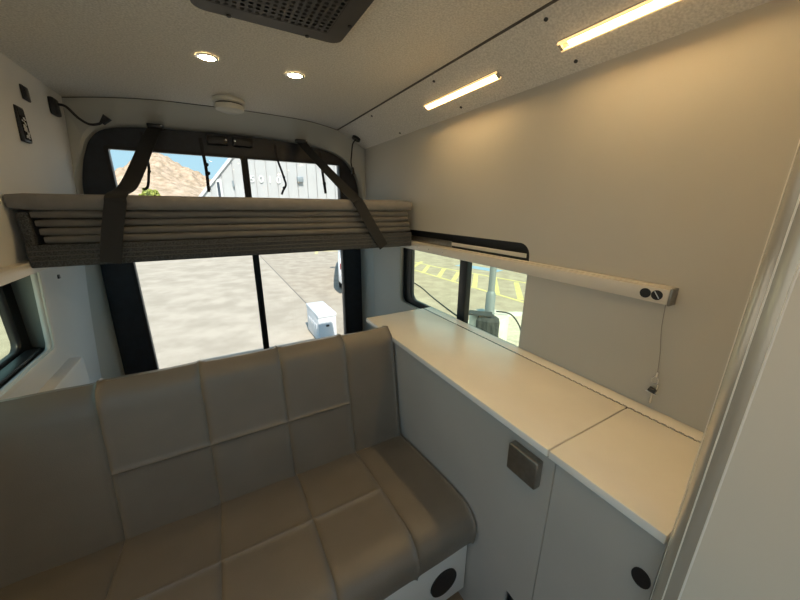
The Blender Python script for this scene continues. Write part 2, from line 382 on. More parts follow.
w4 = struct(empty('window_4_added', (-0.76, 0.19, 0.80), 'added unseen window left of the viewer, letting in daylight'))  # unseen window added to bring more side light into the cabin
plate('window_frame', [rrect(-0.54, 0.92, 0.78, 1.68, 0.08), rrect(-0.49, 0.87, 0.83, 1.63, 0.06)], 0.02, lambda u, v, w: (-0.772 + w, u, v), m_black, w4)
plate('pane', [rrect(-0.50, 0.88, 0.82, 1.64, 0.06)], 0.005, lambda u, v, w: (-0.765 + w, u, v), m_rear_glass, w4)
# ------------------------------------------------------------------ bench sofa
def panel_mesh(x0, x1, prof, s0, s1, puff=0.012, nx=14, ns=14, edge=0.018, bulge=True):
    """one stitched upholstery panel: x range by arc-length range on a profile (list of (y, z))"""
    P = [Vector((0, y, z)) for y, z in prof]; L = [0]
    for a_, b_ in zip(P, P[1:]): L.append(L[-1] + (b_ - a_).length)
    def at(s):
        s = min(max(s, 0), L[-1]); i = max(j for j in range(len(L)) if L[j] <= s + 1e-9); i = min(i, len(P) - 2)
        t = (s - L[i]) / (L[i + 1] - L[i]); return P[i].lerp(P[i + 1], t), (P[i + 1] - P[i])
    def warp(k, n):
        t = k / n
        return 0.5 - 0.5 * math.cos(math.pi * t) if n > 1 else t
    bm = bmesh.new(); g = []
    for j in range(ns + 1):
        s = s0 + (s1 - s0) * warp(j, ns); p, d = at(s)
        d2 = at(s + 0.01)[0] - at(s - 0.01)[0]; d2.normalize()
        n = Vector((0, d2.z, -d2.y))
        if n.y > 0 and abs(n.y) > abs(n.z): pass
        row = []
        for i in range(nx + 1):
            x = x0 + (x1 - x0) * warp(i, nx)
            dd = min(x - x0, x1 - x); de = min(s - s0, s1 - s)
            h = puff * (1 - math.exp(-dd / edge * 1.6)) * (1 - math.exp(-de / edge * 1.6))
            wr_ = 0.0022 * noise.noise(Vector((x * 9, s * 9, x0 * 7 + s0)))
            row.append(bm.verts.new(Vector((x, p.y, p.z)) + n * (h + wr_ * (h / puff))))
        g.append(row)
    for j in range(ns):
        for i in range(nx): bm.faces.new((g[j][i], g[j][i + 1], g[j + 1][i + 1], g[j + 1][i]))
    return bm
def arc(cy, cz, r, a0, a1, n=8):
    return [(cy + r * math.cos(math.radians(a0 + (a1 - a0) * k / n)), cz + r * math.sin(math.radians(a0 + (a1 - a0) * k / n))) for k in range(n + 1)]
sofa = empty('bench_sofa', (0.0, 0.85, 0.0), 'taupe leather bench sofa with stitched panels beneath the bunk', 'sofa')
XE = [-0.695, -0.385, -0.112, 0.153, 0.415, 0.643]
# backrest profile: from the crease up, over the rounded top and down the back
bp_prof = [(1.112, 0.40), (1.135, 0.53), (1.165, 0.72), (1.192, 0.890)] + arc(1.252, 0.880, 0.058, 165, 20, 10) + [(1.318, 0.80), (1.33, 0.60), (1.33, 0.30)]
Lb = 0
sb = [0]
for (a0, a1), (b0, b1) in zip(bp_prof, bp_prof[1:]): Lb += math.hypot(b0 - a0, b1 - a1); sb.append(Lb)
s_seam = sb[1] + 0.120                 # horizontal seam on the three middle columns
panels = [(0, 0.0, Lb), (4, 0.0, Lb)] + [(c, s, e) for c in (1, 2, 3) for s, e in ((0.0, s_seam), (s_seam, Lb))]
for c, s, e in panels:
    ns = 34 if e > s_seam + 0.1 else 16
    part('back_panel', panel_mesh(XE[c], XE[c + 1], bp_prof, s, e, 0.007, 16, ns, 0.007), m_leather, sofa, smooth=True)
# seat profile: from the crease forward, rolling down the front edge
st_prof = [(1.145, 0.418), (1.0, 0.438), (0.8, 0.463), (0.672, 0.470)] + arc(0.664, 0.393, 0.075, 85, 175, 10)[1:] + [(0.592, 0.36), (0.60, 0.325), (0.63, 0.315)]
ss = [0]
for (a0, a1), (b0, b1) in zip(st_prof, st_prof[1:]): ss.append(ss[-1] + math.hypot(b0 - a0, b1 - a1))
s_mid = 0.285
XS_ = [-0.695, -0.385, -0.112, 0.16, 0.415, 0.648]
def seat_panel(c, s, e):
    bm = panel_mesh(XS_[c], XS_[c + 1], [(y, z) for y, z in st_prof], s, e, -0.007, 16, 28 if e > s_mid + 0.1 else 16, 0.007)
    part('seat_panel', bm, m_leather, sofa, smooth=True)
for c, s, e in [(0, 0, ss[-1]), (4, 0, ss[-1])] + [(c, s, e) for c in (1, 2, 3) for s, e in ((0, s_mid), (s_mid, ss[-1]))]:
    seat_panel(c, s, e)
sbase = box('base', (-0.70, 0.625, 0.075), (0.648, 1.30, 0.318), m_white, sofa, 0.004)
cyl('vent', (0.545, 0.626, 0.185), (0.545, 0.620, 0.185), 0.056, m_black, sbase, 28)
box('toe_kick', (-0.70, 0.68, 0.0), (0.645, 1.30, 0.075), m_floor, sofa)
box('back_board', (-0.69, 1.31, 0.0), (0.64, 1.325, 0.80), m_black, sofa)

# ------------------------------------------------------------------ base cabinets + counter
cabA = empty('base_cabinet', (0.86, 0.92, 0.0), 'long grey base cabinet beside the sofa under the counter', 'cabinet')
plate('front_panel', [[(0.368, 0.0), (1.46, 0.0), (1.46, 0.874), (0.368, 0.874)], [(0.372, 0.06), (0.453, 0.06), (0.453, 0.304), (0.372, 0.304)]], 0.018,
      lambda u, v, w: (0.655 + w, u, v), m_cab, cabA)
box('body', (0.69, 0.37, 0.0), (1.055, 1.455, 0.874), m_cab, cabA)
box('vent_opening', (0.674, 0.3705, 0.05), (0.6885, 0.46, 0.31), m_black, cabA)
br = box('bracket', (0.630, 0.397, 0.765), (0.655, 0.490, 0.848), m_steel, cabA, 0.004, 3); br['label'] = 'square brushed dark steel block'
cabB = empty('base_cabinet', (0.86, 0.25, 0.0), 'short grey base cabinet next to the tall closet', 'cabinet')
plate('front_panel', [[(0.138, 0.0), (0.364, 0.0), (0.364, 0.874), (0.138, 0.874)], circle(0.155, 0.757, 0.014)][:1], 0.018,
      lambda u, v, w: (0.655 + w, u, v), m_cab, cabB)
box('body', (0.674, 0.138, 0.0), (1.055, 0.362, 0.874), m_cab, cabB)
bm = bmesh.new(); add_cyl(bm, (0.6555, 0.158, 0.757), (0.652, 0.158, 0.757), 0.021, 24)
for v in bm.verts: v.co.y = 0.158 + (v.co.y - 0.158) * 0.8
part('finger_pull', bm, m_black, cabB, smooth=True)
ct = empty('countertop', (0.86, 0.8, 0.876), 'white laminate counter with hinged flaps along the wall', 'counter')
box('top_panel', (0.643, 0.3845, 0.876), (1.006, 1.49, 0.898), m_counter, ct, 0.0025)
box('top_panel', (0.643, 0.138, 0.876), (1.006, 0.3815, 0.898), m_counter, ct, 0.0025)
box('rear_strip', (1.012, 0.138, 0.876), (1.066, 1.49, 0.898), m_counter, ct, 0.0025)
bm = bmesh.new(); add_box(bm, (1.005, 0.14, 0.880), (1.013, 1.49, 0.8955))
hg = part('piano_hinge', bm, m_darkm, ct)
bm = bmesh.new(); y = 0.145
while y < 1.485:
    add_cyl(bm, (1.009, y, 0.896), (1.009, y + 0.012, 0.896), 0.0036, 6); y += 0.02
part('hinge_knuckles', bm, m_chrome, hg)['kind'] = 'stuff'

# ------------------------------------------------------------------ tall closet at the right
cl = empty('closet', (0.83, -0.3, 0.0), 'tall beige-grey closet with rounded aluminium corner at the right edge', 'closet')
r = 0.038; x0, y1 = 0.600, 0.131
box('face_panel', (x0 + 0.001, -0.9, 0.0), (x0 + 0.02, y1 - r - 0.0015, 1.985), m_closet, cl)
box('back_panel', (x0 + r + 0.002, y1 - 0.02, 0.0), (XR - 0.002, y1 - 0.001, 1.87), m_closet, cl)
bm = bmesh.new(); P = [(x0 + 0.012, y1 - r)] + [(x0 + r + r * math.cos(math.radians(t)), y1 - r + r * math.sin(math.radians(t))) for t in range(180, 89, -6)] + [(x0 + r, y1 - 0.012)]
A = [bm.verts.new((x, y, 0.0)) for x, y in P]; B = [bm.verts.new((x, y, 1.988)) for x, y in P]
for k in range(len(P)): bm.faces.new((A[k], A[(k + 1) % len(P)], B[(k + 1) % len(P)], B[k]))
bm.faces.new(A[::-1]); bm.faces.new(B)
part('corner_trim', bm, m_extr, cl, smooth=True)
for t in (152, 100):  # pale lines stand in for highlights on the rounded corner
    bx, by = x0 + r + (r + 0.0002) * math.cos(math.radians(t)), y1 - r + (r + 0.0002) * math.sin(math.radians(t))
    cyl('trim_bead_highlight', (bx, by, 0.0), (bx, by, 1.986), 0.0011, m_bead_highlight, cl, 8)
# raised bead of the extrusion beside the panel joint
cyl('trim_bead_highlight', (x0 + 0.0015, y1 - r - 0.0005, 0.0), (x0 + 0.0015, y1 - r - 0.0005, 1.986), 0.0018, m_bead_highlight, cl, 10)

# ------------------------------------------------------------------ bunk
bk = empty('bunk_platform', (0.21, 1.9, 1.245), 'dark carpet-covered bunk platform spanning wall to wall', 'bunk bed')
box('platform', (-0.600, 1.672, 1.247), (1.026, 2.38, 1.322), m_carpet, bk, 0.010, 3)
box('edge_band', (-0.600, 1.660, 1.243), (1.026, 1.674, 1.326), m_carpet, bk, 0.006, 2)
m_welt = mat('welt', (0.10, 0.097, 0.09), 0.8)
for z in (1.268, 1.286, 1.304):
    box('seam_welt', (-0.595, 1.6575, z - 0.0016), (1.024, 1.6615, z + 0.0016), m_welt, bk, 0.001, 1)
def slab(name, x0, x1, y0, y1, z0, z1, material, label, seed, wav=0.004, group=None):
    bm = bmesh.new(); nx = 36; ny = 8
    h = z1 - z0; rr = h * 0.30
    prof = [(y0 + rr - rr * math.cos(t), (z0 + z1) / 2 + (h / 2) * math.sin(t)) for t in [math.radians(a_) for a_ in (-90, -65, -40, -15, 15, 40, 65, 90)]]
    prof += [(y1, z1), (y1, z0)]
    rows = []
    for i in range(nx + 1):
        x = x0 + (x1 - x0) * i / nx
        e = min(1.0, min(x - x0, x1 - x) / 0.02); e = 0.82 + 0.18 * math.sqrt(max(e, 0))
        dz = wav * noise.noise(Vector((x * 3.1, seed * 5.3, 0))); dy = wav * 1.3 * noise.noise(Vector((x * 2.3, seed * 3.1, 4)))
        zc = (z0 + z1) / 2
        rows.append([bm.verts.new((x, y + dy, zc + (z - zc) * e + dz)) for y, z in prof])
    n = len(prof)
    for a, b in zip(rows, rows[1:]):
        for k in range(n): bm.faces.new((a[k], a[(k + 1) % n], b[(k + 1) % n], b[k]))
    bm.faces.new(rows[0][::-1]); bm.faces.new(rows[-1])
    o = part(name, bm, material, None, ((x0 + x1) / 2, (y0 + y1) / 2, z0), smooth=True)
    return tag(o, label, 'mattress', group)
zl = [1.326, 1.357, 1.388, 1.418, 1.447, 1.506]
g_ = 'folded mattress layers on the bunk'
slab('mattress_layer', -0.548, 1.022, 1.672, 2.36, zl[0], zl[1] - 0.002, m_fab, 'lowest thin mattress layer resting on the bunk platform', 1, 0.002, g_)
slab('mattress_layer', -0.556, 1.020, 1.678, 2.36, zl[1], zl[2] - 0.002, m_fab, 'second thin mattress layer up from the bunk platform', 2, 0.003, g_)
slab('mattress_layer', -0.562, 1.012, 1.682, 2.36, zl[2], zl[3] - 0.002, m_fab, 'third thin mattress layer up, second below thick top cushion', 3, 0.003, g_)
slab('mattress_layer', -0.568, 1.010, 1.680, 2.36, zl[3], zl[4] - 0.001, m_fab, 'thin mattress layer directly under the thick top cushion', 4, 0.003, g_)
slab('mattress_cushion', -0.615, 1.026, 1.668, 2.36, zl[4] + 0.001, zl[5], m_fab_top, 'thick taupe top cushion of the bunk mattress', 5, 0.002)
box('end_flap', (-0.604, 1.676, 1.320), (-0.572, 2.2, 1.442), m_carpet, bk, 0.008)

# bunk rails on both side walls
rl = empty('bunk_rail', (1.045, 1.0, 1.22), 'cream painted steel rail along the right wall holding the bunk', 'rail')
box('beam', (1.028, 0.358, 1.222), (1.0635, 2.28, 1.264), m_railm, rl, 0.003)
box('top_flange', (1.040, 0.360, 1.264), (1.0635, 2.28, 1.268), m_railm, rl, 0.0015)
box('rear_flange', (1.068, 0.86, 1.277), (1.074, 1.74, 1.294), m_railm, rl, 0.001)
box('mount_tab', (1.066, 1.33, 1.264), (1.070, 1.74, 1.300), m_steel, rl, 0.001)
for y in (0.384, 0.412):
    bm = bmesh.new(); add_cyl(bm, (1.0285, y, 1.244), (1.0262, y, 1.244), 0.0135, 24)
    part('end_hole', bm, m_black, rl, smooth=True)
cyl('hole_rim', (1.0258, 0.377, 1.236), (1.0258, 0.390, 1.254), 0.0018, m_chrome, rl, 8)
box('end_cap', (1.028, 0.352, 1.220), (1.0645, 0.358, 1.266), m_steel, rl, 0.001)
for y in (1.35, 1.60, 1.48):
    cyl('screw', (1.0285, y, 1.243), (1.026, y, 1.243), 0.004, m_chrome, rl, 8)
rl2 = empty('bunk_rail', (-0.62, 1.0, 1.22), 'cream painted steel rail along the left wall holding the bunk', 'rail')
box('beam', (-0.640, 1.00, 1.222), (-0.600, 2.28, 1.264), m_railm, rl2, 0.003)
box('end_cap', (-0.641, 0.994, 1.220), (-0.599, 1.00, 1.266), m_steel, rl2, 0.001)

# lanyard with locking pin hanging at the end of the right rail
pn = empty('lock_pin', (1.045, 0.37, 0.94), 'small steel locking pin dangling on a thin wire lanyard', 'pin')
tube('lanyard', [(1.045, 0.366, 1.222), (1.046, 0.362, 1.15), (1.048, 0.352, 1.08), (1.05, 0.347, 1.02)], 0.0009, m_steel, pn, 6, 6)
cyl('crimp', (1.05, 0.346, 1.022), (1.05, 0.347, 1.006), 0.0032, m_chrome, pn, 10)
bm = bmesh.new(); add_tube(bm, [Vector((1.05, 0.348 + 0.008 * math.cos(t), 0.995 + 0.011 * math.sin(t))) for t in [2 * math.pi * k / 16 for k in range(17)]], 0.0012, 6)
part('ring', bm, m_chrome, pn, smooth=True)
tube('pull_loop', [(1.05, 0.338, 0.985), (1.05, 0.339, 0.970), (1.05, 0.344, 0.960)], 0.0018, m_chrome, pn, 5, 8)
cyl('pin_head', (1.05, 0.357, 0.964), (1.05, 0.340, 0.960), 0.008, m_darkm, pn, 14)
cyl('collar', (1.05, 0.363, 0.955), (1.05, 0.336, 0.952), 0.003, m_chrome, pn, 10)
cyl('pin_shaft', (1.05, 0.347, 0.955), (1.05, 0.346, 0.918), 0.0030, m_chrome, pn, 10)

# ------------------------------------------------------------------ straps
sp1 = empty('webbing_strap', (-0.30, 1.66, 1.24), 'wide black webbing strap across the left part of the mattress', 'strap', 'bunk hold-down straps')
ribbon('webbing', [(-0.212, 2.40, 1.885), (-0.238, 2.25, 1.795), (-0.290, 1.85, 1.56), (-0.311, 1.668, 1.506), (-0.318, 1.650, 1.470), (-0.345, 1.648, 1.37), (-0.372, 1.646, 1.25)],
       (1, 0, 0), 0.066, 0.003, m_strap, sp1)
sp2 = empty('webbing_strap', (0.75, 1.66, 1.24), 'wide black webbing strap across the right part of the mattress', 'strap', 'bunk hold-down straps')
ribbon('webbing', [(0.590, 2.40, 1.885), (0.610, 2.25, 1.80), (0.650, 1.85, 1.60), (0.672, 1.668, 1.510), (0.690, 1.650, 1.480), (0.755, 1.648, 1.37), (0.830, 1.646, 1.25)],
       (1, 0, 0.25), 0.058, 0.003, m_strap, sp2)
for s, x in ((sp1, -0.212), (sp2, 0.590)):
    box('anchor_loop', (x - 0.038, 2.385, 1.882), (x + 0.038, 2.425, 1.902), m_darkm, s, 0.004)
    cyl('bolt', (x + 0.03, 2.383, 1.895), (x + 0.03, 2.388, 1.895), 0.005, m_chrome, s, 8)
def dangling(label, pts, w, knots=()):
    e = empty('hanging_strap', pts[-1], label, 'strap', 'thin shade straps hanging in the rear window')
    ribbon('webbing', pts, (1, 0, 0), w, 0.003, m_strap, e)
    for k in knots:
        bm = bmesh.new(); bmesh.ops.create_icosphere(bm, subdivisions=1, radius=w * 0.75, matrix=Matrix.Translation(k)); part('knot', bm, m_strap, e)
    return e
dangling('thin black strap hanging left of the centre post', [(-0.004, 2.44, 1.86), (0.0, 2.43, 1.78), (0.004, 2.43, 1.68), (0.0, 2.43, 1.55)], 0.018, [(0.010, 2.43, 1.71), (0.012, 2.43, 1.66)])
dangling('crooked thin black cord hanging right of the centre post', [(0.425, 2.44, 1.86), (0.430, 2.43, 1.77), (0.450, 2.43, 1.70), (0.462, 2.43, 1.65), (0.470, 2.43, 1.61), (0.448, 2.43, 1.57), (0.436, 2.43, 1.545)], 0.013, [(0.462, 2.43, 1.66), (0.455, 2.43, 1.59)])
dangling('short straight black strap hanging beside the right webbing strap', [(0.722, 2.44, 1.84), (0.728, 2.43, 1.76), (0.738, 2.43, 1.66), (0.748, 2.43, 1.56)], 0.018, [(0.742, 2.43, 1.63)])
dangling('short black hook strap hanging behind the left webbing strap', [(-0.285, 2.43, 1.86), (-0.28, 2.43, 1.70), (-0.288, 2.43, 1.64), (-0.305, 2.43, 1.57), (-0.330, 2.43, 1.555)], 0.013, [(-0.283, 2.43, 1.655)])

# ------------------------------------------------------------------ reading lamps, switches
rd = empty('reading_lamp', (-0.60, 2.30, 1.87), 'black gooseneck reading lamp on the left wall near the ceiling', 'lamp', 'gooseneck reading lamps')
box('base', (xl(1.9) - 0.002, 2.255, 1.872), (xl(1.9) + 0.022, 2.325, 1.948), m_black, rd, 0.008)
tube('gooseneck', [(-0.575, 2.30, 1.925), (-0.55, 2.33, 1.925), (-0.52, 2.35, 1.885), (-0.485, 2.36, 1.862), (-0.445, 2.36, 1.868), (-0.43, 2.36, 1.885)], 0.006, m_black, rd, 8, 10)
cyl('lamp_head', (-0.432, 2.36, 1.872), (-0.405, 2.355, 1.902), 0.012, m_black, rd, 14, 0.020)
rd2 = empty('reading_lamp', (0.965, 2.32, 1.91), 'black gooseneck reading lamp on the sloped panel above the bunk', 'lamp', 'gooseneck reading lamps')
bm = bmesh.new(); add_cyl(bm, on_slope(0.962, 2.325, 0.0), on_slope(0.962, 2.325, 0.016), 0.030, 18); part('base', bm, m_black, rd2, smooth=True)
tube('gooseneck', [on_slope(0.962, 2.325, 0.014), on_slope(0.958, 2.335, 0.05), (0.935, 2.36, 1.84), (0.932, 2.37, 1.78), (0.942, 2.37, 1.73)], 0.005, m_black, rd2, 8, 10)
cyl('lamp_head', (0.941, 2.37, 1.745), (0.944, 2.37, 1.70), 0.010, m_black, rd2, 12, 0.014)
sw = empty('rocker_switch', (-0.595, 2.01, 1.87), 'small dark rocker switch on left wall above the display', 'switch')
box('plate', (xl(1.89), 1.985, 1.868), (xl(1.89) + 0.008, 2.045, 1.922), m_black, sw, 0.004)
box('rocker', (xl(1.89) + 0.008, 1.998, 1.880), (xl(1.89) + 0.012, 2.032, 1.910), mat('rocker_brown', (0.07, 0.06, 0.05), 0.4), sw, 0.003)
dp = empty('control_display', (-0.60, 1.96, 1.70), 'black control panel with white print on the left wall', 'display')
box('bezel', (xl(1.76) - 0.004, 1.900, 1.702), (xl(1.76) + 0.010, 1.965, 1.830), m_black, dp, 0.004)
box('screen', (xl(1.76) + 0.010, 1.907, 1.710), (xl(1.76) + 0.0115, 1.958, 1.822), mat('screen_glass', (0.02, 0.02, 0.02), 0.12), dp)
bm = bmesh.new()
for k in range(26):
    y = 1.920 + 0.03 * random.random(); z = 1.715 + 0.075 * random.random(); s = 0.003 + 0.004 * random.random()
    add_box(bm, (xl(1.76) + 0.0115, y - s, z - s * 0.6), (xl(1.76) + 0.0122, y + s, z + s * 0.6))
part('print', bm, m_lab, dp)['kind'] = 'stuff'

# ------------------------------------------------------------------ ceiling fittings
def downlight(x, y, label):
    e = empty('downlight', (x, y, ZC), label, 'light', 'recessed ceiling downlights')
    bm = bmesh.new(); n = 28; rg = []
    for rr, z in ((0.037, ZC - 0.0005), (0.037, ZC - 0.004), (0.029, ZC - 0.005), (0.027, ZC - 0.001)):
        rg.append([bm.verts.new((x + rr * math.cos(2 * math.pi * k / n), y + rr * math.sin(2 * math.pi * k / n), z)) for k in range(n)])
    for a, b in zip(rg, rg[1:]):
        for k in range(n): bm.faces.new((a[k], a[(k + 1) % n], b[(k + 1) % n], b[k]))
    part('bezel', bm, m_chrome, e, smooth=True)
    cyl('lens', (x, y, ZC - 0.0005), (x, y, ZC - 0.003), 0.028, m_down, e, 24)
downlight(0.059, 1.548, 'lit recessed downlight on the ceiling, the left one')
downlight(0.375, 1.552, 'lit recessed downlight on the ceiling, the right one')
for y in (0.25, -0.75):  # extra out-of-view lamps, added to brighten the interior
    for x, s in ((0.059, 'left'), (0.375, 'right')):
        downlight(x, y, 'added unseen downlight in the ceiling %s of the fan, %s' % ('ahead' if y > 0 else 'well forward', s))
sd = empty('smoke_detector', (0.15, 2.06, ZC), 'round white smoke detector on the ceiling near the rear', 'smoke detector')
def lathe(name, prof, cx, cy, material, parent, n=32):
    bm = bmesh.new(); rg = []
    for rr, z in prof: rg.append([bm.verts.new((cx + rr * math.cos(2 * math.pi * k / n), cy + rr * math.sin(2 * math.pi * k / n), z)) for k in range(n)])
    for a, b in zip(rg, rg[1:]):
        for k in range(n): bm.faces.new((a[k], a[(k + 1) % n], b[(k + 1) % n], b[k]))
    bm.faces.new(rg[-1]); bm.faces.new(rg[0][::-1])
    return part(name, bm, material, parent, smooth=True)
lathe('mount_ring', [(0.074, ZC - 0.0005), (0.076, ZC - 0.006), (0.076, ZC - 0.018), (0.070, ZC - 0.022)], 0.15, 2.06, m_det, sd)
lathe('slot_band', [(0.064, ZC - 0.021), (0.064, ZC - 0.030)], 0.15, 2.06, m_darkm, sd)
lathe('cover', [(0.070, ZC - 0.029), (0.072, ZC - 0.036), (0.066, ZC - 0.050), (0.052, ZC - 0.056), (0.018, ZC - 0.058)], 0.15, 2.06, m_det, sd)
# roof fan
fx0, fx1, fy0, fy1 = 0.022, 0.424, 0.70, 1.155
fan = empty('roof_fan', ((fx0 + fx1) / 2, (fy0 + fy1) / 2, ZC), 'dark grey perforated roof fan cover at the top of the picture', 'fan')
zf = 1.967
plate('cover_frame', [rrect(fx0, fx1, fy0, fy1, 0.035, 8), rrect(0.055, 0.372, 0.76, 1.105, 0.01, 3)], ZC - zf - 0.0005, lambda u, v, w: (u, v, zf + w), m_fan, fan)
bm = bmesh.new(); nx, ny = 17, 18; cw, ch = (0.372 - 0.055) / nx, (1.105 - 0.76) / ny
for i in range(nx):
    for j in range(ny):
        cx, cy = 0.055 + cw * (i + 0.5), 0.76 + ch * (j + 0.5)
        hx, hy = cw / 2, ch / 2
        sq = [(hx, 0), (hx, hy), (0, hy), (-hx, hy), (-hx, 0), (-hx, -hy), (0, -hy), (hx, -hy)]
        A = [bm.verts.new((cx + a_, cy + b_, zf + 0.001)) for a_, b_ in sq]
        rr = 0.0062
        B = [bm.verts.new((cx + rr * math.cos(math.pi / 4 * k), cy + rr * math.sin(math.pi / 4 * k), zf + 0.001)) for k in range(8)]
        for k in range(8): bm.faces.new((A[k], A[(k + 1) % 8], B[(k + 1) % 8], B[k]))
part('perforated_grille', bm, m_fan, fan)['kind'] = 'stuff'
box('dark_cavity', (0.05, 0.755, ZC - 0.003), (0.377, 1.11, ZC - 0.001), m_black, fan)
cyl('control_knob', (0.30, 0.88, zf + 0.001), (0.30, 0.88, zf - 0.018), 0.022, m_steel, fan, 20)
for x, y in ((0.110, 1.148), (0.322, 1.148), (0.414, 1.03), (0.414, 0.85)):
    cyl('screw', (x, y, zf), (x, y, zf - 0.003), 0.006, m_black, fan, 8)
# LED strips on the sloped panel
def led(ya, yb, label):
    e = empty('led_strip', on_slope(0.967, (ya + yb) / 2), label, 'light', 'warm LED strips on the sloped ceiling panel')
    u = Vector((XR - XS, 0, ZW - ZC)).normalized()
    def pr(name, y0, y1, hw, o0, o1, m):
        bm = bmesh.new(); V = []
        for y in (y0, y1):
            for a_, o_ in ((-hw, o0), (hw, o0), (hw, o1), (-hw, o1)):
                V.append(bm.verts.new(on_slope(0.967, y) + u * a_ + sn * o_))
        for f in ((0, 1, 2, 3), (7, 6, 5, 4), (0, 4, 5, 1), (1, 5, 6, 2), (2, 6, 7, 3), (3, 7, 4, 0)): bm.faces.new([V[k] for k in f])
        return part(name, bm, m, e)
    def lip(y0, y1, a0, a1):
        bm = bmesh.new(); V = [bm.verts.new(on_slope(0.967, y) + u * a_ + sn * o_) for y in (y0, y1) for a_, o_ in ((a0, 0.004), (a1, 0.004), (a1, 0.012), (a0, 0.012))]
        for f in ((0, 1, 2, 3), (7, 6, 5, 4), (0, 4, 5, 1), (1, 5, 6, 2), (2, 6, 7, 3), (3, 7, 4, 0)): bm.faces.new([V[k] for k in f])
        part('lip_glow', bm, m_lip_glow, e)  # glow put on the channel lips, which are no lamps
    pr('channel', ya, yb, 0.0150, 0.0, 0.004, m_extr)
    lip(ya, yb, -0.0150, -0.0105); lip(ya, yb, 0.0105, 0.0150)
    pr('diffuser', ya + 0.008, yb - 0.03 if ya < 0.9 else yb - 0.008, 0.0095, 0.004, 0.0095, m_led)
    pr('end_cap', ya, ya + 0.008, 0.0105, 0.004, 0.012, m_extr); pr('end_cap', yb - 0.008, yb, 0.0105, 0.004, 0.012, m_extr)
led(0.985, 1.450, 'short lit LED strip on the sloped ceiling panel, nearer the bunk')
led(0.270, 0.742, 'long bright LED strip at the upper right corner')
led(-0.60, -0.13, 'added unseen LED strip further forward on the sloped panel')  # strip added out of view for extra interior light

# ------------------------------------------------------------------ outside: ground and paint
gr = struct(box('ground', (-160, -60, GZ - 0.3), (1.6, 420, GZ), m_ground)); gr['label'] = 'sunlit tan paved yard behind the van'
gr2 = struct(box('ground', (1.62, -60, GZ - 0.3), (160, 420, GZ - 0.005), m_asph)); gr2['label'] = 'worn asphalt parking lot right of the pavement joint'
box('pavement_joint', (1.595, -60, GZ - 0.2), (1.625, 60, GZ - 0.003), m_crack, gr2)
def stripe(x0, y0, x1, y1, w, material=m_yellow, dz=0.0):
    bm = bmesh.new(); d = Vector((x1 - x0, y1 - y0, 0)).normalized(); n = Vector((-d.y, d.x, 0)) * w / 2
    q = [Vector((x0, y0, 0)) - n, Vector((x1, y1, 0)) - n, Vector((x1, y1, 0)) + n, Vector((x0, y0, 0)) + n]
    A = [bm.verts.new(p + Vector((0, 0, GZ - 0.006))) for p in q]; B = [bm.verts.new(p + Vector((0, 0, GZ - 0.001 + dz))) for p in q]
    bm.faces.new(A[::-1]); bm.faces.new(B)
    for k in range(4): bm.faces.new((A[k], A[(k + 1) % 4], B[(k + 1) % 4], B[k]))
    part('painted_stripe', bm, material, gr2)
stripe(5.9, 12.5, 6.05, 8.0, 0.10); stripe(6.05, 8.0, 6.3, 1.5, 0.10)
stripe(6.75, 12.5, 7.05, 9.6, 0.10); stripe(7.05, 9.6, 8.2, 5.0, 0.10)
for a in ((7.25, 10.9, 5.98, 9.75), (7.0, 10.03, 5.97, 8.91), (7.16, 9.27, 6.09, 8.16), (7.2, 8.5, 6.15, 7.49), (7.5, 7.96, 6.16, 6.56), (7.6, 7.22, 6.19, 5.74), (7.7, 6.43, 6.28, 5.05), (7.9, 5.7, 6.3, 4.2)):
    stripe(*a, 0.15, dz=-0.0015)
stripe(8.1, 9.6, 8.55, 7.9, 0.5, m_blue)
for k in range(6): stripe(4.0 + 2.6 * k, 15.0, 5.4 + 2.6 * k, 19.5, 0.14)
stripe(3.6, 16.4, 7.5, 14.2, 0.12)
tube('ground_cable', [(4.95, 8.1, GZ + 0.012), (4.78, 7.2, GZ + 0.012), (4.5, 6.3, GZ + 0.012), (4.22, 5.3, GZ + 0.012), (4.0, 4.4, GZ + 0.012)], 0.015, m_mat, None, 6, 8, (4.5, 6.3, GZ))
tag(bpy.data.objects['ground_cable'], 'dark cable lying across the parking lot asphalt', 'cable')

# island with lamp post
isl = empty('kerb_island', (4.4, 2.6, GZ), 'pale gravel island edged by a concrete kerb in the lot', 'kerb island')
plate('kerb', [rrect(3.05, 5.35, 1.2, 4.25, 0.5), rrect(3.2, 5.2, 1.35, 4.10, 0.38)], 0.14, lambda u, v, w: (u, v, GZ - 0.01 + w), m_conc, isl)
plate('gravel', [rrect(3.19, 5.21, 1.34, 4.11, 0.38)], 0.10, lambda u, v, w: (u, v, GZ - 0.01 + w), m_gravel, isl)
px, py = 3.55, 3.41
lp = empty('lamp_post', (px, py, GZ), 'grey metal lamp post outside the side window', 'lamp post')
lathe('pedestal', [(0.30, GZ + 0.092), (0.30, GZ + 0.52), (0.27, GZ + 0.56), (0.1, GZ + 0.565)], px, py, m_conc, lp, 32)
lathe('base_sleeve', [(0.085, GZ + 0.56), (0.075, GZ + 0.60), (0.072, GZ + 0.88), (0.052, GZ + 0.93)], px, py, m_pole, lp, 20)
lathe('shaft', [(0.050, GZ + 0.90), (0.042, GZ + 5.8)], px, py, m_pole, lp, 16)
box('luminaire', (px - 0.5, py - 0.12, GZ + 5.75), (px + 0.1, py + 0.12, GZ + 5.85), m_pole, lp, 0.03)
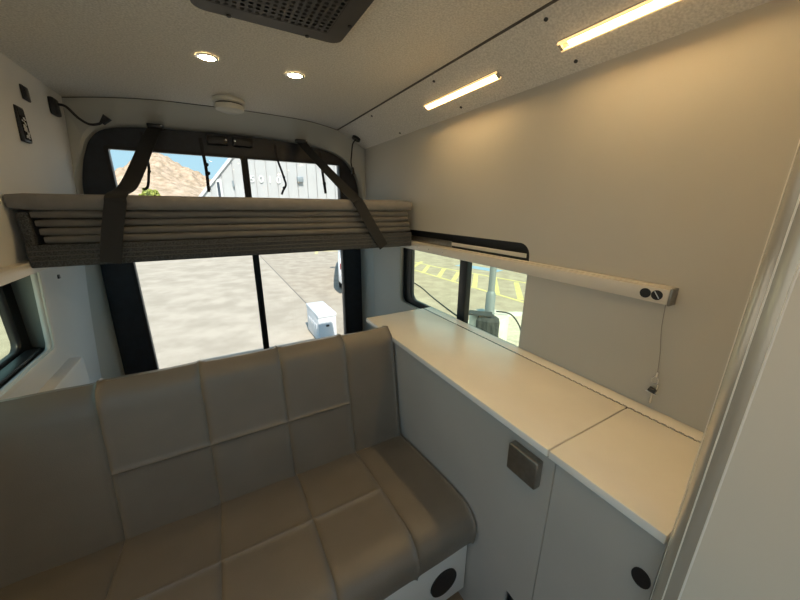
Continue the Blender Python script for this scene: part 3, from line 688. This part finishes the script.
# mat draped on the pedestal
bm = bmesh.new(); c = Vector((px, py, 0)); rows = []
face = Vector((-0.74, -0.67, 0)).normalized(); side = Vector((0.67, -0.74, 0)).normalized()
for i in range(9):
    a_ = (i / 8 - 0.5) * 1.05; d = (face * math.cos(a_) + side * math.sin(a_))
    col = [c + d * 0.10 + Vector((0, 0, GZ + 0.585)), c + d * 0.285 + Vector((0, 0, GZ + 0.582)), c + d * (0.325 + 0.01 * math.sin(i * 2)) + Vector((0, 0, GZ + 0.53)),
           c + d * (0.33 + 0.012 * math.sin(i * 2.2)) + Vector((0, 0, GZ + 0.36)), c + d * (0.34 + 0.016 * math.sin(i * 2.4)) + Vector((0, 0, GZ + 0.16))]
    rows.append([(bm.verts.new(p), bm.verts.new(p + d * 0.012 + Vector((0, 0, 0.008)))) for p in col])
for a, b in zip(rows, rows[1:]):
    for k in range(4):
        bm.faces.new((a[k][0], a[k + 1][0], b[k + 1][0], b[k][0])); bm.faces.new((a[k][1], b[k][1], b[k + 1][1], a[k + 1][1]))
    bm.faces.new((a[0][0], b[0][0], b[0][1], a[0][1])); bm.faces.new((a[4][0], a[4][1], b[4][1], b[4][0]))
for rw in (rows[0], rows[-1]):
    for k in range(4): bm.faces.new((rw[k][0], rw[k][1], rw[k + 1][1], rw[k + 1][0]))
dm = part('draped_mat', bm, m_mat, None, (px, py, GZ + 0.16)); tag(dm, 'dark grey mat draped over the lamp post pedestal', 'mat')
bd = part('slate_board', add_box(bmesh.new(), (-0.17, -0.10, 0), (0.17, 0.10, 0.02)), m_mat, None)
bd.rotation_euler = (0, 0, math.radians(-48)); bd.location = (px - 0.23, py - 0.04, GZ + 0.605)
tag(bd, 'flat dark board lying on top of the pedestal', 'board')
cd = tube('power_cord', [(px + 0.05, py - 0.09, GZ + 0.62), (px + 0.22, py - 0.22, GZ + 0.585), (px + 0.34, py - 0.30, GZ + 0.42), (px + 0.40, py - 0.36, GZ + 0.22), (px + 0.52, py - 0.40, GZ + 0.13), (px + 0.55, py - 0.55, GZ + 0.105)], 0.012, m_mat, None, 8, 8, (px + 0.4, py - 0.35, GZ + 0.1))
tag(cd, 'grey power cord hanging from the pedestal down to gravel', 'cord')

# white utility box behind the van
ub = empty('utility_box', (1.40, 5.1, GZ), 'white metal utility box standing on the pavement behind the van', 'utility box')
box('cabinet', (1.23, 4.74, GZ + 0.03), (1.52, 5.47, GZ + 0.50), m_ubox, ub, 0.012)
box('lid', (1.222, 4.73, GZ + 0.455), (1.528, 5.478, GZ + 0.512), m_ubox, ub, 0.010)
box('plinth', (1.25, 4.76, GZ), (1.50, 5.45, GZ + 0.03), m_conc, ub)
for k in range(4): box('louvre', (1.224, 4.86 + k * 0.14, GZ + 0.24), (1.232, 4.95 + k * 0.14, GZ + 0.32), m_darkm if False else m_ubox, ub, 0.002)
box('handle', (1.35, 4.722, GZ + 0.30), (1.40, 4.742, GZ + 0.33), m_darkm, ub, 0.004)
for y in (4.9, 5.1, 5.3): box('lid_rib', (1.25, y - 0.015, GZ + 0.512), (1.50, y + 0.015, GZ + 0.518), m_ubox, ub, 0.002)

# parked white car
car = empty('parked_car', (2.95, 8.1, GZ), 'white car parked beyond the right rear door', 'car')
def extrude_x(name, prof, x0, x1, material, parent, bev=0.0):
    bm = bmesh.new(); A = [bm.verts.new((x0, y, z)) for y, z in prof]; B = [bm.verts.new((x1, y, z)) for y, z in prof]
    n = len(prof); bm.faces.new(A); bm.faces.new(B[::-1])
    for k in range(n): bm.faces.new((A[k], A[(k + 1) % n], B[(k + 1) % n], B[k]))
    if bev: bmesh.ops.bevel(bm, geom=list(bm.edges), offset=bev, segments=3, affect='EDGES', profile=0.5)
    return part(name, bm, material, parent, smooth=bev > 0)
cz = GZ; cx0, cx1 = 2.03, 3.78; cy0 = 5.95
extrude_x('body', [(cy0, cz + 0.30), (cy0 - 0.02, cz + 0.62), (cy0 + 0.05, cz + 0.92), (cy0 + 1.0, cz + 1.02), (cy0 + 4.25, cz + 1.0), (cy0 + 4.35, cz + 0.7), (cy0 + 4.3, cz + 0.30)], cx0, cx1, m_carw, car, 0.07)
extrude_x('cabin', [(cy0 + 0.08, cz + 0.93), (cy0 + 0.45, cz + 1.58), (cy0 + 2.9, cz + 1.62), (cy0 + 4.0, cz + 0.96)], cx0 + 0.12, cx1 - 0.12, m_cargl, car, 0.03)
extrude_x('roof_panel', [(cy0 + 0.40, cz + 1.56), (cy0 + 0.48, cz + 1.63), (cy0 + 2.9, cz + 1.66), (cy0 + 3.05, cz + 1.58)], cx0 + 0.11, cx1 - 0.11, m_carw, car, 0.02)
for y in (cy0 + 0.85, cy0 + 3.45):
    for x0_, x1_ in ((cx0 - 0.01, cx0 + 0.2), (cx1 - 0.2, cx1 + 0.01)):
        wh = cyl('wheel', (x0_, y, cz + 0.33), (x1_, y, cz + 0.33), 0.33, m_tyre, car, 28)
        xo = x0_ - 0.004 if x0_ < 3 else x1_ + 0.004
        cyl('rim', (xo, y, cz + 0.33), ((x0_ + x1_) / 2, y, cz + 0.33), 0.20, m_chrome, wh, 20)
for x0_, x1_ in ((cx0 + 0.05, cx0 + 0.35), (cx1 - 0.35, cx1 - 0.05)):
    box('tail_light', (x0_, cy0 - 0.03, cz + 0.66), (x1_, cy0 + 0.05, cz + 0.80), m_red, car, 0.01)
box('bumper', (cx0 + 0.04, cy0 - 0.08, cz + 0.30), (cx1 - 0.04, cy0 + 0.06, cz + 0.56), m_carw, car, 0.04)
box('rear_mirror', (cx0 - 0.18, cy0 + 3.0, cz + 0.98), (cx0 + 0.02, cy0 + 3.10, cz + 1.14), m_carw, car, 0.03)

car.rotation_euler.z = math.radians(-20); car.location = (2.66 + 0.92 * math.cos(math.radians(20)) + 2.15 * math.sin(math.radians(20)) - 0.14, 7.5 - 0.92 * math.sin(math.radians(20)) + 2.15 * math.cos(math.radians(20)), GZ)
# metal gabled building
bY = 30.0
bl = empty('metal_building', (8.0, bY + 8, GZ), 'pale grey steep-gabled metal building behind the yard', 'building')
ex0, ez = -0.62, 2.05; sl = 1.20; apx = 8.0; ex1 = 2 * apx - ex0
def roof_z(x): return ez + sl * (min(x, 2 * apx - x) - ex0)
pw = 0.83; x = ex0; k = 0
while x < ex1 - 0.05:
    xe = min(x + pw, ex1)
    bm = bmesh.new()
    y0 = bY; g2 = 0.07
    prof = [(x, roof_z(x)), (xe - g2, roof_z(xe - g2))]
    if x < apx < xe: prof = [(x, roof_z(x)), (apx, roof_z(apx)), (xe - g2, roof_z(xe - g2))]
    low = [(xe - g2, GZ), (x, GZ)]
    L = prof + low
    A = [bm.verts.new((a_, y0, b_)) for a_, b_ in L]; B = [bm.verts.new((a_, y0 + 0.08, b_)) for a_, b_ in L]
    bm.faces.new(A); bm.faces.new(B[::-1])
    for q_ in range(len(L)): bm.faces.new((A[q_], A[(q_ + 1) % len(L)], B[(q_ + 1) % len(L)], B[q_]))
    part('siding_panel', bm, m_siding, bl)
    if x > ex0: box('rib', (x - 0.02, bY - 0.05, GZ), (x + 0.03, bY + 0.01, roof_z(x) - 0.1), m_siding, bl)
    x = xe
bm = bmesh.new(); L = [(ex0, GZ), (ex0, ez), (apx, roof_z(apx)), (ex1, ez), (ex1, GZ)]
A = [bm.verts.new((a_, bY + 0.09, b_)) for a_, b_ in L]; B = [bm.verts.new((a_, bY + 18, b_)) for a_, b_ in L]
bm.faces.new(A); bm.faces.new(B[::-1])
for k in range(5): bm.faces.new((A[k], A[(k + 1) % 5], B[(k + 1) % 5], B[k]))
part('shell', bm, mat('siding_joint', (0.42, 0.42, 0.42), 0.7), bl)
def beam(name, p, q_, w, h, material, parent):
    p, q_ = Vector(p), Vector(q_); d = (q_ - p).normalized(); u = Vector((0, 1, 0)); n = d.cross(u)
    bm = bmesh.new(); V = []
    for e in (p, q_):
        for a_, b_ in ((-w, -h), (w, -h), (w, h), (-w, h)): V.append(bm.verts.new(e + u * a_ + n * b_))
    for f in ((0, 1, 2, 3), (7, 6, 5, 4), (0, 4, 5, 1), (1, 5, 6, 2), (2, 6, 7, 3), (3, 7, 4, 0)): bm.faces.new([V[k] for k in f])
    return part(name, bm, material, parent)
beam('fascia', (ex0 - 0.3, bY, ez - 0.30), (apx, bY, roof_z(apx) + 0.06), 0.16, 0.10, m_fascia, bl)
beam('fascia', (ex1 + 0.3, bY, ez - 0.30), (apx, bY, roof_z(apx) + 0.06), 0.16, 0.10, m_fascia, bl)
wd = box('window', (0.55, bY - 0.06, 1.9), (0.98, bY + 0.02, 3.45), m_fascia, bl)
box('pane', (0.62, bY - 0.075, 2.0), (0.80, bY - 0.055, 3.2), m_cargl, wd)
box('wall_lamp', (1.70, bY - 0.18, 2.9), (1.82, bY - 0.05, 3.35), m_pole, bl)
box('wall_lamp', (6.75, bY - 0.30, 3.45), (7.25, bY - 0.05, 3.9), m_pole, bl, 0.03)
for k, chh in enumerate('5010'):
    text_mesh('numeral', chh, 0.75, lambda u, v, w, k=k: (3.0 + k * 0.68 + u, bY - 0.075 - w, 3.30 + v), mat('numeral_white', (0.9, 0.9, 0.88), 0.5), bl, 0.02)

# rocky hill
def hprof(x):
    K = [(-170, 6), (-110, 9), (-75, 11), (-58, 13), (-48, 17), (-40, 22.5), (-33, 27), (-27, 31.0), (-22, 31.5), (-17, 27.5), (-12, 25.2), (-7, 24.0), (-2, 19), (6, 17), (25, 21), (60, 14), (130, 7)]
    for (a0, h0), (a1, h1) in zip(K, K[1:]):
        if a0 <= x <= a1: return h0 + (h1 - h0) * (x - a0) / (a1 - a0)
    return 4
bm = bmesh.new(); nx, ny = 260, 90; G = []
for j in range(ny + 1):
    y = 120 + 190 * j / ny; row = []
    for i in range(nx + 1):
        x = -160 + 280 * i / nx; xs = x * 250.0 / max(y, 200)
        t = (y - 120) / 130.0
        f = max(0.0, min(1.0, t)) ** 1.35 if t < 1 else max(0.0, 1 - (t - 1) * 0.9)
        p = Vector((x * 0.06, y * 0.06, 0))
        nz = noise.fractal(p, 1.0, 2.0, 5) if hasattr(noise, 'fractal') else 0
        nz2 = noise.noise(Vector((x * 0.35, y * 0.35, 3)))
        z = GZ + (hprof(x) + 0.68) * f + nz * 2.6 * min(1, f * 1.6) + nz2 * 1.6 * f + noise.noise(Vector((x * 0.16, y * 0.12, 9))) * 2.2 * f
        row.append(bm.verts.new((x, y, max(z, GZ - 0.05))))
    G.append(row)
for j in range(ny):
    for i in range(nx): bm.faces.new((G[j][i], G[j][i + 1], G[j + 1][i + 1], G[j + 1][i]))
hl = struct(part('hill', bm, m_rock)); hl['label'] = 'rocky tan desert hill in the distance'
# yellow-green tree before the hill
tr = empty('desert_tree', (-5.2, 42, GZ), 'yellow-green desert tree in front of the rocky hill', 'tree')
tube('trunk', [(-5.2, 42, GZ), (-5.15, 42, GZ + 1.2), (-5.25, 42, GZ + 2.2)], 0.10, m_trunk, tr, 4, 8)
bm = bmesh.new()
for k in range(420):
    t = random.random() * 2 * math.pi; v_ = math.acos(2 * random.random() - 1); rr = random.random() ** 0.4
    p = Vector((-5.2 + 0.9 * rr * math.sin(v_) * math.cos(t), 42 + 0.9 * rr * math.sin(v_) * math.sin(t), GZ + 2.75 + 1.05 * rr * math.cos(v_)))
    bmesh.ops.create_cone(bm, cap_ends=True, segments=4, radius1=0.12, radius2=0.0, depth=0.25,
                          matrix=Matrix.Translation(p) @ Matrix.Rotation(random.random() * 6, 4, 'X') @ Matrix.Rotation(random.random() * 6, 4, 'Z'))
part('foliage', bm, m_leaf, tr)['kind'] = 'stuff'
